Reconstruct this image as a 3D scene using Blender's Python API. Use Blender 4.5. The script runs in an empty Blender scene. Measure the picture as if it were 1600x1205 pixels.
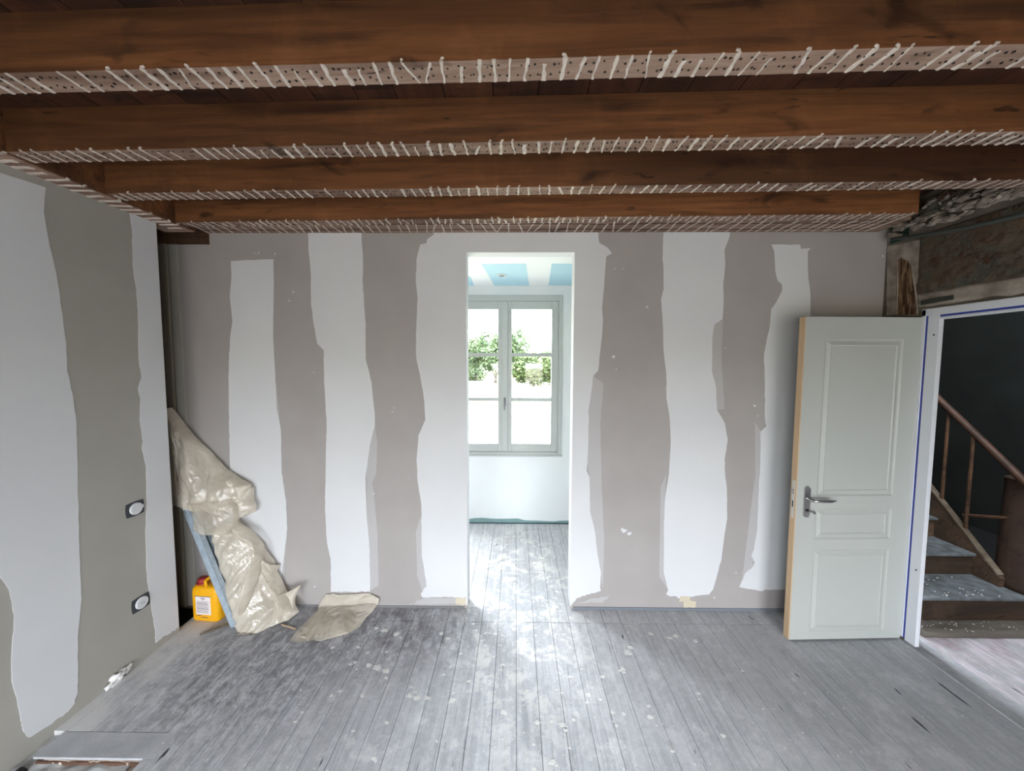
import bpy, bmesh, math, random
import numpy as np
from mathutils import Vector, Matrix, noise
random.seed(7)
SC = bpy.context.scene; COL = SC.collection
# ---------------------------------------------------------------- camera
f_, p_, y_, r_ = 550.0, .061, .010, .003
CAM = Vector((0, -2.436, 1.76))
F = Vector((-math.sin(y_)*math.cos(p_), math.cos(y_)*math.cos(p_), -math.sin(p_)))
R0 = Vector((math.cos(y_), math.sin(y_), 0)); U0 = R0.cross(F)
RR = R0*math.cos(r_) + U0*math.sin(r_); UU = U0*math.cos(r_) - R0*math.sin(r_)
cd = bpy.data.cameras.new('camera'); cam = bpy.data.objects.new('camera', cd); COL.objects.link(cam)
cd.sensor_fit = 'HORIZONTAL'; cd.sensor_width = 36; cd.lens = f_/1600*36; cd.clip_start = .02; cd.clip_end = 500
m = Matrix((RR, UU, -F)).transposed().to_4x4(); m.translation = CAM; cam.matrix_world = m
SC.camera = cam
def wp(u, v, ax, c):
    """measure a point of the photograph on the real plane it lies in (axis ax = c)"""
    d = F + RR*((u-800)/f_) - UU*((v-602.5)/f_)
    return CAM + d*((c-CAM[ax])/d[ax])
# ---------------------------------------------------------------- world, exposure
W = bpy.data.worlds.new('world'); SC.world = W; W.use_nodes = True
wn = W.node_tree.nodes; wl = W.node_tree.links
bg = wn['Background']; tc = wn.new('ShaderNodeTexCoord'); sp = wn.new('ShaderNodeSeparateXYZ'); cr = wn.new('ShaderNodeValToRGB')
wl.new(tc.outputs['Generated'], sp.inputs[0]); wl.new(sp.outputs['Z'], cr.inputs[0]); wl.new(cr.outputs[0], bg.inputs[0])
cr.color_ramp.elements[0].color = (.52, .54, .57, 1); cr.color_ramp.elements[1].color = (1.15, 1.22, 1.32, 1)
cr.color_ramp.elements[1].position = .8
bg.inputs[1].default_value = 9.0
SC.view_settings.view_transform = 'Standard'; SC.view_settings.look = 'None'
SC.view_settings.gamma = 1; SC.view_settings.use_curve_mapping = False
SC.view_settings.exposure = 1.68
# windows behind the photographer and in the next room: portals that guide the sky light through openings; the second hall opening is added to brighten it
REAR = [(-1.2, 1.75), (1.15, 1.75)]           # centre x, width
REARY = -4.9; RZ0, RZ1 = .2, 1.78
def portal(x, y, z, w, h, rot):
    l = bpy.data.lights.new('window_light_portal', 'AREA'); l.shape = 'RECTANGLE'; l.size = w; l.size_y = h
    l.cycles.is_portal = True
    o = bpy.data.objects.new('window_light_portal', l); COL.objects.link(o); o.location = (x, y, z); o.rotation_euler = rot
for cx, w in REAR: portal(cx, REARY-.02, (RZ0+RZ1)/2, w, RZ1-RZ0, (math.pi/2, 0, 0) if False else (-math.pi/2, 0, math.pi))
portal(-.1, 1.50, 1.63, 1.22, 1.74, (-math.pi/2, 0, 0)); portal(-1.35, 1.50, 1.35, .70, 2.28, (-math.pi/2, 0, 0))  # the last one serves the added, unseen hall opening
# ---------------------------------------------------------------- helpers
def lin(c):
    c = c/255.0
    return c/12.92 if c <= .04045 else ((c+.055)/1.055)**2.4
def col(*c): return (lin(c[0]), lin(c[1]), lin(c[2]), 1)
class N:
    def __init__(s, name):
        s.m = bpy.data.materials.new(name); s.m.use_nodes = True; s.n = s.m.node_tree.nodes; s.l = s.m.node_tree.links
        s.b = s.n['Principled BSDF']; s.b.inputs['Specular IOR Level'].default_value = .3
    def pos(s, scale, kind='Position'):
        mp = s.n.new('ShaderNodeMapping')
        if kind == 'Position': src = s.n.new('ShaderNodeNewGeometry').outputs['Position']
        else: src = s.n.new('ShaderNodeTexCoord').outputs['Object']
        s.l.new(src, mp.inputs['Vector']); mp.inputs['Scale'].default_value = scale
        return mp.outputs[0]
    def noise(s, scale=(1, 1, 1), sc=1, det=4, lo=.4, hi=.6, kind='Position', dist=0, rough=.5, off=None):
        t = s.n.new('ShaderNodeTexNoise'); v = s.pos(scale, kind)
        if off is not None:
            ad = s.n.new('ShaderNodeVectorMath'); ad.operation = 'ADD'; s.l.new(v, ad.inputs[0]); s.l.new(off, ad.inputs[1]); v = ad.outputs[0]
        s.l.new(v, t.inputs['Vector']); t.inputs['Scale'].default_value = sc; t.inputs['Detail'].default_value = det
        t.inputs['Distortion'].default_value = dist; t.inputs['Roughness'].default_value = rough
        mr = s.n.new('ShaderNodeMapRange'); s.l.new(t.outputs['Fac'], mr.inputs[0]); mr.inputs[1].default_value = lo; mr.inputs[2].default_value = hi
        return mr.outputs[0]
    def mix(s, a, b, fac, mode='MIX'):
        x = s.n.new('ShaderNodeMix'); x.data_type = 'RGBA'; x.blend_type = mode
        for v, i in ((a, 6), (b, 7)):
            if isinstance(v, tuple): x.inputs[i].default_value = v
            else: s.l.new(v, x.inputs[i])
        if isinstance(fac, (int, float)): x.inputs[0].default_value = fac
        else: s.l.new(fac, x.inputs[0])
        return x.outputs[2]
    def mul(s, a, b, op='MULTIPLY'):
        x = s.n.new('ShaderNodeMath'); x.operation = op
        for v, i in ((a, 0), (b, 1)):
            if isinstance(v, (int, float)): x.inputs[i].default_value = v
            else: s.l.new(v, x.inputs[i])
        return x.outputs[0]
    def rand(s):
        o = s.n.new('ShaderNodeObjectInfo'); return o.outputs['Random']
    def blob(s, c, rad, soft=.5):       # 0..1 mask around a place (a stain)
        g = s.n.new('ShaderNodeNewGeometry'); d = s.n.new('ShaderNodeVectorMath'); d.operation = 'SUBTRACT'
        s.l.new(g.outputs['Position'], d.inputs[0]); d.inputs[1].default_value = c
        k = s.n.new('ShaderNodeVectorMath'); k.operation = 'DIVIDE'; s.l.new(d.outputs[0], k.inputs[0]); k.inputs[1].default_value = rad
        ln = s.n.new('ShaderNodeVectorMath'); ln.operation = 'LENGTH'; s.l.new(k.outputs[0], ln.inputs[0])
        mr = s.n.new('ShaderNodeMapRange'); s.l.new(ln.outputs['Value'], mr.inputs[0]); mr.inputs[1].default_value = 1+soft; mr.inputs[2].default_value = 1-soft
        return mr.outputs[0]
    def out(s, c, rough=.8, bump=None, bs=.3, bd=.002, metal=0, spec=None):
        if isinstance(c, tuple): s.b.inputs['Base Color'].default_value = c
        else: s.l.new(c, s.b.inputs['Base Color'])
        s.b.inputs['Roughness'].default_value = rough; s.b.inputs['Metallic'].default_value = metal
        if spec is not None: s.b.inputs['Specular IOR Level'].default_value = spec
        if bump is not None:
            b = s.n.new('ShaderNodeBump'); b.inputs['Strength'].default_value = bs; b.inputs['Distance'].default_value = bd
            s.l.new(bump, b.inputs['Height']); s.l.new(b.outputs[0], s.b.inputs['Normal'])
        return s.m
def mesh_obj(name, bm, mat, parent=None, smooth=False):
    me = bpy.data.meshes.new(name); bm.normal_update(); bm.to_mesh(me); bm.free()
    if smooth:
        for p in me.polygons: p.use_smooth = True
    if mat: me.materials.append(mat)
    return link(name, me, parent)
def link(name, me, parent=None):
    o = bpy.data.objects.new(name, me); COL.objects.link(o)
    if parent: o.parent = parent
    return o
def tag(o, label=None, cat=None, group=None, kind=None):
    if label: o['label'] = label
    if cat: o['category'] = cat
    if group: o['group'] = group
    if kind: o['kind'] = kind
    return o
def empty(name, loc=(0, 0, 0), rz=0, **k):
    o = bpy.data.objects.new(name, None); COL.objects.link(o); o.location = loc; o.rotation_euler = (0, 0, rz)
    o.empty_display_size = .1
    return tag(o, **k)
def box(bm, a, b, M=None, bev=0):
    vs = [bm.verts.new((x, y, z)) for x in (a[0], b[0]) for y in (a[1], b[1]) for z in (a[2], b[2])]
    fs = [(0, 1, 3, 2), (4, 6, 7, 5), (0, 4, 5, 1), (2, 3, 7, 6), (0, 2, 6, 4), (1, 5, 7, 3)]
    ff = [bm.faces.new([vs[i] for i in q]) for q in fs]
    bmesh.ops.recalc_face_normals(bm, faces=ff)
    if M: bmesh.ops.transform(bm, matrix=M, verts=vs)
    if bev:
        es = list({e for q in ff for e in q.edges})
        bmesh.ops.bevel(bm, geom=es, offset=bev, segments=2, affect='EDGES', profile=.5)
def bxo(name, a, b, mat, parent=None, bev=0, M=None):
    bm = bmesh.new(); box(bm, a, b, M, bev); return mesh_obj(name, bm, mat, parent)
def prism(bm, pts, d):
    """extrude polygon pts (3D list) by vector d"""
    d = Vector(d); A = [bm.verts.new(p) for p in pts]; B = [bm.verts.new(Vector(p)+d) for p in pts]
    n = len(A); fs = [bm.faces.new(A), bm.faces.new(B[::-1])]
    for i in range(n): fs.append(bm.faces.new((A[i], B[i], B[(i+1) % n], A[(i+1) % n])))
    for q in fs[:2]: q.normal_update()
    if n > 4: bmesh.ops.triangulate(bm, faces=fs[:2], ngon_method='EAR_CLIP')
    bmesh.ops.recalc_face_normals(bm, faces=bm.faces[:])
def tube(bm, pts, r, seg=10, cap=True):
    pts = [Vector(p) for p in pts]; rs = r if isinstance(r, (list, tuple)) else [r]*len(pts); rings = []
    for i, p in enumerate(pts):
        t = (pts[min(i+1, len(pts)-1)]-pts[max(i-1, 0)]).normalized()
        a = Vector((0, 0, 1)) if abs(t.z) < .9 else Vector((1, 0, 0))
        u = t.cross(a).normalized(); v = t.cross(u)
        rings.append([bm.verts.new(p+(u*math.cos(2*math.pi*k/seg)+v*math.sin(2*math.pi*k/seg))*rs[i]) for k in range(seg)])
    for a, b in zip(rings, rings[1:]):
        for k in range(seg): bm.faces.new((a[k], a[(k+1) % seg], b[(k+1) % seg], b[k]))
    if cap: bm.faces.new(rings[0][::-1]); bm.faces.new(rings[-1])
    bmesh.ops.recalc_face_normals(bm, faces=bm.faces[:])
def lathe(bm, c, prof, axis='z', seg=20):
    rings = []
    for r, h in prof:
        ring = []
        for k in range(seg):
            a = 2*math.pi*k/seg; x, y = r*math.cos(a), r*math.sin(a)
            ring.append(bm.verts.new(Vector(c)+Vector({'z': (x, y, h), 'x': (h, x, y), 'y': (x, h, y)}[axis])))
        rings.append(ring)
    for a, b in zip(rings, rings[1:]):
        for k in range(seg): bm.faces.new((a[k], a[(k+1) % seg], b[(k+1) % seg], b[k]))
    bm.faces.new(rings[0][::-1]); bm.faces.new(rings[-1])
    bmesh.ops.recalc_face_normals(bm, faces=bm.faces[:])
# ---------------------------------------------------------------- materials
def plain(name, c, rough=.6, metal=0, spec=.4): return N(name).out(col(*c), rough, metal=metal, spec=spec)
def plaster(name, c, c2, sc=3, bump=.15):
    s = N(name); a = s.noise((1, 1, 1), sc, 5, .3, .7); b = s.noise((1, 1, 1), 60, 3, .3, .7)
    return s.out(s.mix(col(*c), col(*c2), a), .88, b, bump, .001)
M_board = plaster('filler_grey_beige', (168, 163, 160), (161, 156, 153))
M_boardl = plaster('filler_grey_beige_left', (168, 165, 157), (161, 158, 150))
M_white = plaster('plasterboard_white', (214, 215, 216), (208, 209, 211), 2, .06)
M_smear = plaster('filler_thin_smear', (182, 180, 180), (176, 173, 173))
M_hall = plaster('hall_off_white', (222, 227, 228), (216, 221, 222), 2, .05)
M_ceilw = plaster('hall_ceiling_white', (228, 230, 230), (222, 225, 226), 2, .05)
M_blue = plaster('hall_ceiling_blue_board', (176, 208, 220), (168, 202, 215), 3, .05)
M_teal = plaster('green_board_strip', (132, 160, 160), (116, 146, 146), 8)
M_rear = plaster('rear_wall_white', (205, 205, 203), (195, 196, 194), 2)
def wood(name, c1, c2, dark, scale, kind='Object', rough=.6, knots=True, bump=.3, spec=.3):
    s = N(name); off = s.n.new('ShaderNodeVectorMath'); off.operation = 'SCALE'
    cb = s.n.new('ShaderNodeCombineXYZ'); rr = s.rand()
    for i in range(3): s.l.new(rr, cb.inputs[i])
    s.l.new(cb.outputs[0], off.inputs[0]); off.inputs[3].default_value = 37
    g = s.noise(scale, 1, 6, .35, .65, kind, .6, .6, off.outputs[0]); big = s.noise(tuple(v*.09 for v in scale), 1, 4, .38, .64, kind, .3, .5, off.outputs[0])
    c = s.mix(col(*c1), col(*c2), g); c = s.mix(c, col(*dark), s.mul(big, .75))
    if knots:
        k = s.noise((3.2, 7, 7), 1, 3, .62, .72, kind, 1.0, .5, off.outputs[0]); c = s.mix(c, col(26, 15, 10), s.mul(k, .75)); k2 = s.noise((7, 22, 22), 1, 2, .70, .74, kind, .6, .5, off.outputs[0]); c = s.mix(c, col(20, 12, 8), s.mul(k2, .7)); k3 = s.noise((1.1, 14, 14), 1, 4, .5, .66, kind, .5, .6, off.outputs[0]); c = s.mix(c, col(*dark), s.mul(k3, .7)); k4 = s.noise((5, 3, 3), 1, 5, .55, .7, kind, .4, .65, off.outputs[0]); c = s.mix(c, col(*[v*1.12+10 for v in c1]), s.mul(k4, .16))
    hv = s.n.new('ShaderNodeHueSaturation'); mr = s.n.new('ShaderNodeMapRange'); s.l.new(rr, mr.inputs[0]); mr.inputs[3].default_value = .88; mr.inputs[4].default_value = 1.12
    s.l.new(mr.outputs[0], hv.inputs['Value']); s.l.new(c, hv.inputs['Color'])
    return s.out(hv.outputs[0], rough, g, bump, .0015, spec=spec)
M_joist = wood('stained_joist_wood', (146, 96, 58), (114, 72, 44), (50, 34, 25), (2.2, 60, 38), rough=.5, spec=.45)
M_cboard = wood('ceiling_board_wood', (92, 56, 36), (72, 44, 30), (36, 24, 18), (40, 2, 40))
M_under = wood('joist_underside_wood', (166, 142, 126), (140, 114, 98), (100, 76, 62), (6, 60, 60), rough=.8)
M_ridge = plaster('lime_plaster_ridge', (212, 202, 192), (186, 174, 162), 30, .5)
M_nail = plain('nail_dark', (38, 28, 24), .6)
M_darkwood = wood('old_dark_wood', (96, 68, 48), (76, 54, 38), (46, 34, 26), (30, 30, 3), rough=.7)
M_olive = wood('old_olive_painted_wood', (146, 138, 122), (130, 122, 108), (92, 82, 70), (30, 30, 1.5), rough=.7, knots=False)
M_pine = wood('raw_pine_edge', (216, 192, 160), (206, 180, 146), (190, 160, 126), (40, 40, 2.0), rough=.6, knots=False, bump=.1)
M_door = plain('door_grey_green_paint', (178, 181, 176), .45)
M_frame = plain('white_frame_paint', (216, 219, 224), .45)
M_tape = plain('blue_masking_tape', (52, 68, 150), .6)
M_chrome = plain('brushed_steel', (180, 180, 178), .28, 1)
M_steel = N('galvanised_steel'); _n = M_steel.noise((1, 1, 1), 40, 3, .3, .7); M_steel = M_steel.out(M_steel.mix(col(184, 198, 208), col(166, 180, 192), _n), .45, metal=.25)
M_winf = plain('window_grey_paint', (174, 179, 177), .5)
M_dark = plain('cavity_black', (20, 20, 20), .9)
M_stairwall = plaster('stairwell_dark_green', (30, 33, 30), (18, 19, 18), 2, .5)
# floor
def floor_mat(name, base, pale, red=False):
    s = N(name); rr = s.rand(); cb = s.n.new('ShaderNodeCombineXYZ'); s.l.new(rr, cb.inputs[0]); s.l.new(rr, cb.inputs[1]); s.l.new(rr, cb.inputs[2])
    off = s.n.new('ShaderNodeVectorMath'); off.operation = 'SCALE'; s.l.new(cb.outputs[0], off.inputs[0]); off.inputs[3].default_value = 51; off = off.outputs[0]
    g = s.noise((75, 3.2, 1), 1, 5, .3, .72, dist=.9, off=off)
    c = s.mix(col(*base), col(*pale), g)
    g2 = s.noise((26, 1.1, 1), 1, 6, .44, .62, rough=.7, dist=1.2, off=off); c = s.mix(c, col(140, 142, 148), s.mul(g2, .5))
    wear = s.noise((1, .8, 1), 2.1, 6, .38, .62, rough=.65); c = s.mix(c, col(216, 216, 218), s.mul(wear, .5))
    fine = s.noise((1, 1, 1), 26, 5, .38, .68, rough=.7, dist=1.0); c = s.mix(c, col(150, 152, 157), s.mul(fine, .4))
    smear = s.mul(s.blob((-1.55, -.5, 0), (.55, .5, 1), .6), s.noise((1.0, .6, 1), 22, 8, .4, .58, rough=.8, dist=.7)); c = s.mix(c, col(92, 94, 97), s.mul(smear, .7))
    smear2 = s.mul(s.blob((-.9, -.2, 0), (.75, .32, 1), .6), s.noise((1, .6, 1), 14, 8, .38, .58, rough=.8, dist=.6)); c = s.mix(c, col(112, 109, 112), s.mul(smear2, .8))
    rt = s.blob((1.9, -1.1, 0), (1.0, 1.1, 1), .7); c = s.mix(c, col(150, 150, 149), s.mul(rt, .5))
    crk = s.noise((110, 3.0, 1), 1, 3, .67, .73, dist=1.4, off=off); c = s.mix(c, col(92, 94, 100), s.mul(crk, .75))
    kn = s.noise((30, 6, 1), 1, 1, .76, .79, dist=.3, off=off); c = s.mix(c, col(60, 60, 64), kn)
    # plaster dust trodden out of the doorway
    dust = s.noise((1, .8, 1), 5, 9, .52, .6, rough=.82); c = s.mix(c, col(222, 222, 224), s.mul(dust, .35))
    dz = s.mul(s.blob((.05, .15, 0), (.38, 1.0, 1), .5), s.noise((1, 1, 1), 6, 8, .5, .56, rough=.78, dist=.5)); c = s.mix(c, col(240, 238, 234), s.mul(dz, .9))
    dg = s.mul(s.blob((-.1, -.7, 0), (1.1, 1.2, 1), .6), s.noise((1, 1, 1), 7, 7, .56, .66, rough=.72)); c = s.mix(c, col(232, 232, 232), s.mul(dg, .7))
    ds = s.noise((1, 1, 1), 42, 3, .68, .71); c = s.mix(c, col(228, 228, 228), s.mul(ds, .6))
    lw = s.mul(s.blob((-2.15, -.5, 0), (.13, 1.3, 1), .3), s.noise((1, 1, 1), 5, 5, .3, .5)); c = s.mix(c, col(214, 213, 211), s.mul(lw, .8))
    if red:
        rd = s.noise((1, 1, 1), 5, 5, .45, .62); c = s.mix(c, col(160, 120, 128), s.mul(rd, .5))
        wd = s.noise((3, 1, 1), 5, 5, .45, .6); c = s.mix(c, col(225, 215, 222), s.mul(wd, .7))
    h = s.mul(g, s.mul(crk, -1.5), 'ADD')
    return s.out(c, .75, h, .35, .002, spec=.35)
M_floor = floor_mat('dusty_grey_floorboards', (198, 200, 205), (218, 220, 224))
M_landing = floor_mat('landing_boards', (176, 168, 170), (204, 198, 202), True)
M_patch = plaster('grey_levelled_board', (194, 196, 199), (166, 168, 172), 7, .4)
M_splat = plaster('plaster_splat', (236, 235, 232), (222, 221, 218), 20, .6)
M_sub = plaster('exposed_subfloor', (176, 166, 154), (156, 140, 130), 6, .4)
# ---------------------------------------------------------------- setting: walls
XL, XR = -2.203, 2.485
def poly_obj(name, pts, d, mat, parent=None):
    bm = bmesh.new(); prism(bm, pts, d); return mesh_obj(name, bm, mat, parent)
DL, DR, DZ = -.341, .399, 2.517
wall_back = poly_obj('wall_back', [(x, 0, z) for x, z in [(-2.33, -.1), (DL, -.1), (DL, DZ), (DR, DZ), (DR, -.1), (XR+.05, -.1), (XR+.05, 2.83), (-2.33, 2.83)]], (0, .1, 0), M_board)
tag(wall_back, 'grey beige filled plasterboard wall with white stripes around the doorway', kind='structure')
wall_left = bxo('wall_left', (XL-.07, -5.0, -.12), (XL, -.25, 2.655), M_boardl); tag(wall_left, kind='structure')
# rear part of the room: wall with two window openings, daylight comes in here
bm = bmesh.new()
xs = [-3.2]+[v for cx, w in REAR for v in (cx-w/2, cx+w/2)]+[4.2]
for i in range(0, len(xs)-1):
    if i % 2 == 0: box(bm, (xs[i], REARY-.1, -.1), (xs[i+1], REARY, 2.83))
    else: box(bm, (xs[i], REARY-.1, -.1), (xs[i+1], REARY, RZ0)); box(bm, (xs[i], REARY-.1, RZ1), (xs[i+1], REARY, 2.83))
wall_rear = mesh_obj('wall_rear', bm, M_rear); tag(wall_rear, kind='structure')
# right wall with the door opening
def ayz(u, v, X=XR): q = wp(u, v, 0, X); return (q.y, q.z)
FY0, FY1 = -.335, -1.22
wall_right = poly_obj('wall_right', [(XR, y, z) for y, z in [(.1, -.1), (-.262, -.1), (-.262, 2.088), (FY1-.03, 2.088), (FY1-.03, -.1), (-5.0, -.1), (-5.0, 2.83), (.1, 2.83)]], (.06, 0, 0),
                      plaster('right_wall_old_plaster', (120, 112, 102), (84, 76, 68), 6, .6))
tag(wall_right, 'old right wall with crumbling plaster above the doorway', kind='structure')
# white stripes: thin coats of white on the back wall, each its own part
def band(name, pts, ax, c, d, mat, parent):
    P = []
    for i, (u, v) in enumerate(pts):
        q = wp(u, v, ax, c); P.append(q)
    # subdivide with a little raggedness
    Q = []
    for i, a in enumerate(P):
        b = P[(i+1) % len(P)]; n = max(1, int((b-a).length/(.03 if min(a.z, b.z) > .25 else .012))) if (b-a).length < .6 else 1
        for k in range(n):
            q = a.lerp(b, k/n)
            if k: 
                j = noise.noise_vector(q*23)*.0035+(noise.noise_vector(q*60)*.016*max(0, 1-q.z/.22)); j[ax] = 0; q = q+j
            Q.append(q)
    return poly_obj(name, Q, d, mat, parent)
W1 = [(361,408),(362,428),(359.5,465),(363.5,502),(360,526),(357.6,568),(358,660),(360,745),(359,938),(440,938),(440,900),(449,826),(447,781),(440.5,739),(439,670),(433,640),(430,579),(427,526),(428,446),(427,405)]
W2 = [(482,350),(482,388),(486,428),(486,473),(491,510),(496,537),(506,547),(506.5,592),(510.5,660),(510.5,667),(509,720),(508,799),(511,847),(517,874),(517,925),(579,925),(577,852),(573,805),(571,746),(573,733),(578,696),(585.7,667),(585.7,650),(581,598),(571.6,560),(571.6,505),(566.6,438),(567.6,412),(565.5,380),(564.5,350)]
W3a = [(675,350),(678,366.5),(667,374.5),(667,380),(656.6,382.5),(651,404),(650,441),(652.6,467),(650,526),(650.5,560),(656.6,587),(663,627),(664.6,656),(654,680),(651,720),(652.6,751.5),(658.5,789),(659,866),(667,916),(663,919),(657.5,928),(660.5,933.5),(687,933),(711,934),(715,943)]
W3b = [(893,945),(900.6,935),(922,928),(938,924),(939,895),(934,868),(928.5,826),(922,799),(921,746),(916.6,736),(918.7,706),(920,650.6),(919,645),(923,619),(927,587),(934.6,579),(940.5,526),(942,499),(940.5,481),(944,446),(947,401),(956,396),(950,388),(936.5,380),(932,350)]
def proj(P):
    v = Vector(P)-CAM; d = v.dot(F); return (800+f_*v.dot(RR)/d, 602.5-f_*v.dot(UU)/d)
e = .001
W3 = W3a+[proj((DL-e, 0, .02)), proj((DL-e, 0, DZ+e)), proj((DR+e, 0, DZ+e)), proj((DR+e, 0, .02))]+W3b
W4 = [(1037,350),(1035,404),(1036.6,420),(1037,451.5),(1033,467.5),(1036,513),(1036.6,547),(1041,584),(1041,621.5),(1046,650),(1048,688),(1045,741),(1039,781),(1037,831),(1037,895),(1044,921.5),(1041,929.5),(1057,932),(1060,935),(1087,931),(1107,929.5),(1114,921.5),(1127,874),(1131,842),(1136,810),(1135.5,765),(1133,746),(1132,717),(1137,688),(1132,661),(1120,640),(1118.6,605.5),(1112,579),(1113,526),(1116,507),(1129,499),(1130.5,465),(1130,441),(1133,414),(1132,390),(1140,369),(1140,350)]
W5 = [(1205,382.5),(1209.6,393),(1211,422),(1214.7,438),(1222,445),(1222,454),(1214,470),(1205,483),(1202.7,510),(1198,531),(1194,552),(1195,605.5),(1195,653),(1197,666.5),(1188,674.5),(1188,720),(1185.5,759.5),(1183,826),(1178,858),(1174,868),(1179,879),(1175,887),(1164,896),(1155,917.5),(1191,923.6),(1195,921),(1266,922),(1266,459.5),(1262.5,433),(1262,393),(1267,388),(1251,389),(1250,382.5)]
for w in (W1, W2, W3, W4, W5): band('white_stripe', w, 1, -.0002, (0, -.0018, 0), M_white, wall_back)
# thin translucent-looking feathered coats beside the stripes
SM = [[(432,600),(424,720),(428,830),(434,930),(441,930),(449,826),(447,781),(440.5,739),(439,670)], [(573,746),(583,760),(590,830),(592,915),(579,922),(577,852),(573,805)],
      [(586,667),(590,690),(588,740),(580,760),(572,746),(573,733),(578,696)], [(1130,500),(1127,560),(1132,640),(1120,640),(1112,579),(1113,526),(1116,507)],
      [(660,800),(650,830),(652,900),(660,925),(667,916),(659,866)], [(943,600),(938,660),(940,760),(944,840),(942,920),(928,826),(922,799),(921,746),(917,720),(919,645),(927,587)],
      [(1041,741),(1032,760),(1030,900),(1044,922),(1037,895),(1037,831)], [(1179,660),(1180,740),(1166,850),(1158,916),(1175,887),(1183,826),(1188,720),(1188,674)],
      [(927,935),(955,930),(940,942),(900,942)], [(662,934),(712,935),(714,944),(640,944)]]
for w in SM: band('feathered_filler', w, 1, -.0002, (0, -.0011, 0), M_smear, wall_back)
band('beige_tape', [(1063,932),(1078,932),(1078,938),(1088,940),(1086,949),(1068,949),(1068,941),(1060,939)], 1, -.0003, (0, -.003, 0), plaster('beige_board_patch', (206, 196, 172), (198, 188, 166)), wall_back)
band('beige_tape', [(711,934),(729,934),(729,947),(713,944)], 1, -.0021, (0, -.002, 0), plaster('beige_corner_patch', (206, 196, 176), (198, 188, 166)), wall_back)
bxo('skirting_gap', (XL+.0, -.004, 0), (DL-.02, 0, .014), plain('gap_grey', (120, 120, 120)), wall_back)
bxo('skirting_gap', (DR+.02, -.006, 0), (XR-.05, 0, .018), plain('gap_bluegrey', (118, 124, 132)), wall_back)
# doorway corner beads
for x0, x1 in ((DL-.004, DL+.002), (DR-.002, DR+.004)): bxo('corner_bead', (x0, -.003, .02), (x1, .103, DZ), M_white, wall_back)
bxo('corner_bead', (DL-.004, -.003, DZ-.002), (DR+.004, .103, DZ+.004), M_white, wall_back)
# small splashes of plaster on the wall
bm = bmesh.new()
def splat(bm, c, r, ax, th=.002, n=9):
    ps = []; a0 = random.random()*6
    for k in range(n):
        a = a0+2*math.pi*k/n; rr = r*random.uniform(.55, 1.25); d = [math.cos(a)*rr, math.sin(a)*rr*random.uniform(.6, 1)]
        d.insert(ax, 0); ps.append(Vector(c)+Vector(d))
    v = [0, 0, 0]; v[ax] = th; mid = bm.verts.new(Vector(c)+Vector(v)); R = [bm.verts.new(q) for q in ps]; R2 = [bm.verts.new(Vector(c)+(q-Vector(c))*.75+Vector(v)*.8) for q in ps]
    for k in range(n):
        j = (k+1) % n; bm.faces.new((R[k], R[j], R2[j], R2[k])); bm.faces.new((R2[k], R2[j], mid))
for u, v, r in [(490,582,.006),(492,575,.004),(616,637,.006),(613,643,.006),(638,747,.004),(584,772,.008),(958,557,.014),(963,577,.006),(975,829,.022),(983,833,.016),(1179,634,.009),(1184,650,.006),(491,917,.008),(505,560,.004),(452,470,.007),(458,456,.008),(960,420,.006),(974,420,.006),(1011,480,.008),(1150,895,.008),(1116,934,.007),(1133,544,.005),(398,396,.007),(404,395,.006),(430,397,.006),(700,760,.003),(1380,400,.008)]:
    splat(bm, wp(u, v, 1, -.0001), r, 1, -.002)
sp_ = mesh_obj('wall_specks', bm, M_white, wall_back); sp_['kind'] = 'stuff'
# left wall white areas
L1 = [(-90,262),(0,270),(71,293),(69,310),(68,332),(75,373),(88,429),(95,481),(103,537),(104,578.5),(113,616),(119,661),(119,668),(121,742),(122,811),(124,871),(127,936),(121,996),(121,1083),(111,1106),(97,1120),(69,1138),(48,1152),(35,1141),(30,1111),(18,1065),(18,1019),(22,963),(14,922),(0,903),(-30,880),(-90,850)]
L2 = [(202,331),(206,358),(207,414),(213,452),(216,511),(216.5,560),(221,590),(215,608),(219,623),(218,657),(223,690),(221,700),(228,728),(229,784),(227,834),(230,908),(235,940),(242,982),(244,1005),(258,993),(273,986)]
L2 += [proj((XL, -.251, .03)), proj((XL, -.251, 2.60)), proj((XL, -.262, 2.625))]
band('white_stripe', L1, 0, XL, (.0018, 0, 0), M_white, wall_left); band('white_stripe', L2, 0, XL, (.0018, 0, 0), M_white, wall_left)
bxo('board_end', (XL-.071, -.2502, .0), (XL-.001, -.246, 2.62), M_white, wall_left)
# alcove behind the left wall: old timber strips
wall_alcove = bxo('wall_alcove', (-2.62, -.25, -.1), (-2.55, .12, 2.83), M_olive); tag(wall_alcove, kind='structure')
tag(bxo('wall_alcove_light_stop', (-2.62, -.32, -.1), (XL-.065, -.25, 2.83), M_olive), kind='structure')  # unseen wall added to keep outside light from leaking into the alcove
wall_alcove_b = bxo('wall_alcove_back', (-2.62, .04, -.1), (-2.33, .1, 2.83), M_olive); tag(wall_alcove_b, kind='structure')
t = bxo('trim_1', (-2.56, -.01, 0), (-2.44, .04, 2.6), M_darkwood); tag(t, kind='structure')
t = bxo('trim_2', (-2.435, -.022, 0), (-2.375, .04, 2.6), M_olive, bev=.006); tag(t, kind='structure')
t = bxo('trim_3', (-2.372, -.008, 0), (-2.312, .03, 2.6), M_boardl, bev=.004); tag(t, kind='structure')
t = bxo('timber_block', (-2.45, -.03, 2.567), (-2.09, 0, 2.664), M_darkwood, bev=.003)
tag(t, 'short dark wooden block under the ceiling in the back left corner', 'block')
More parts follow.
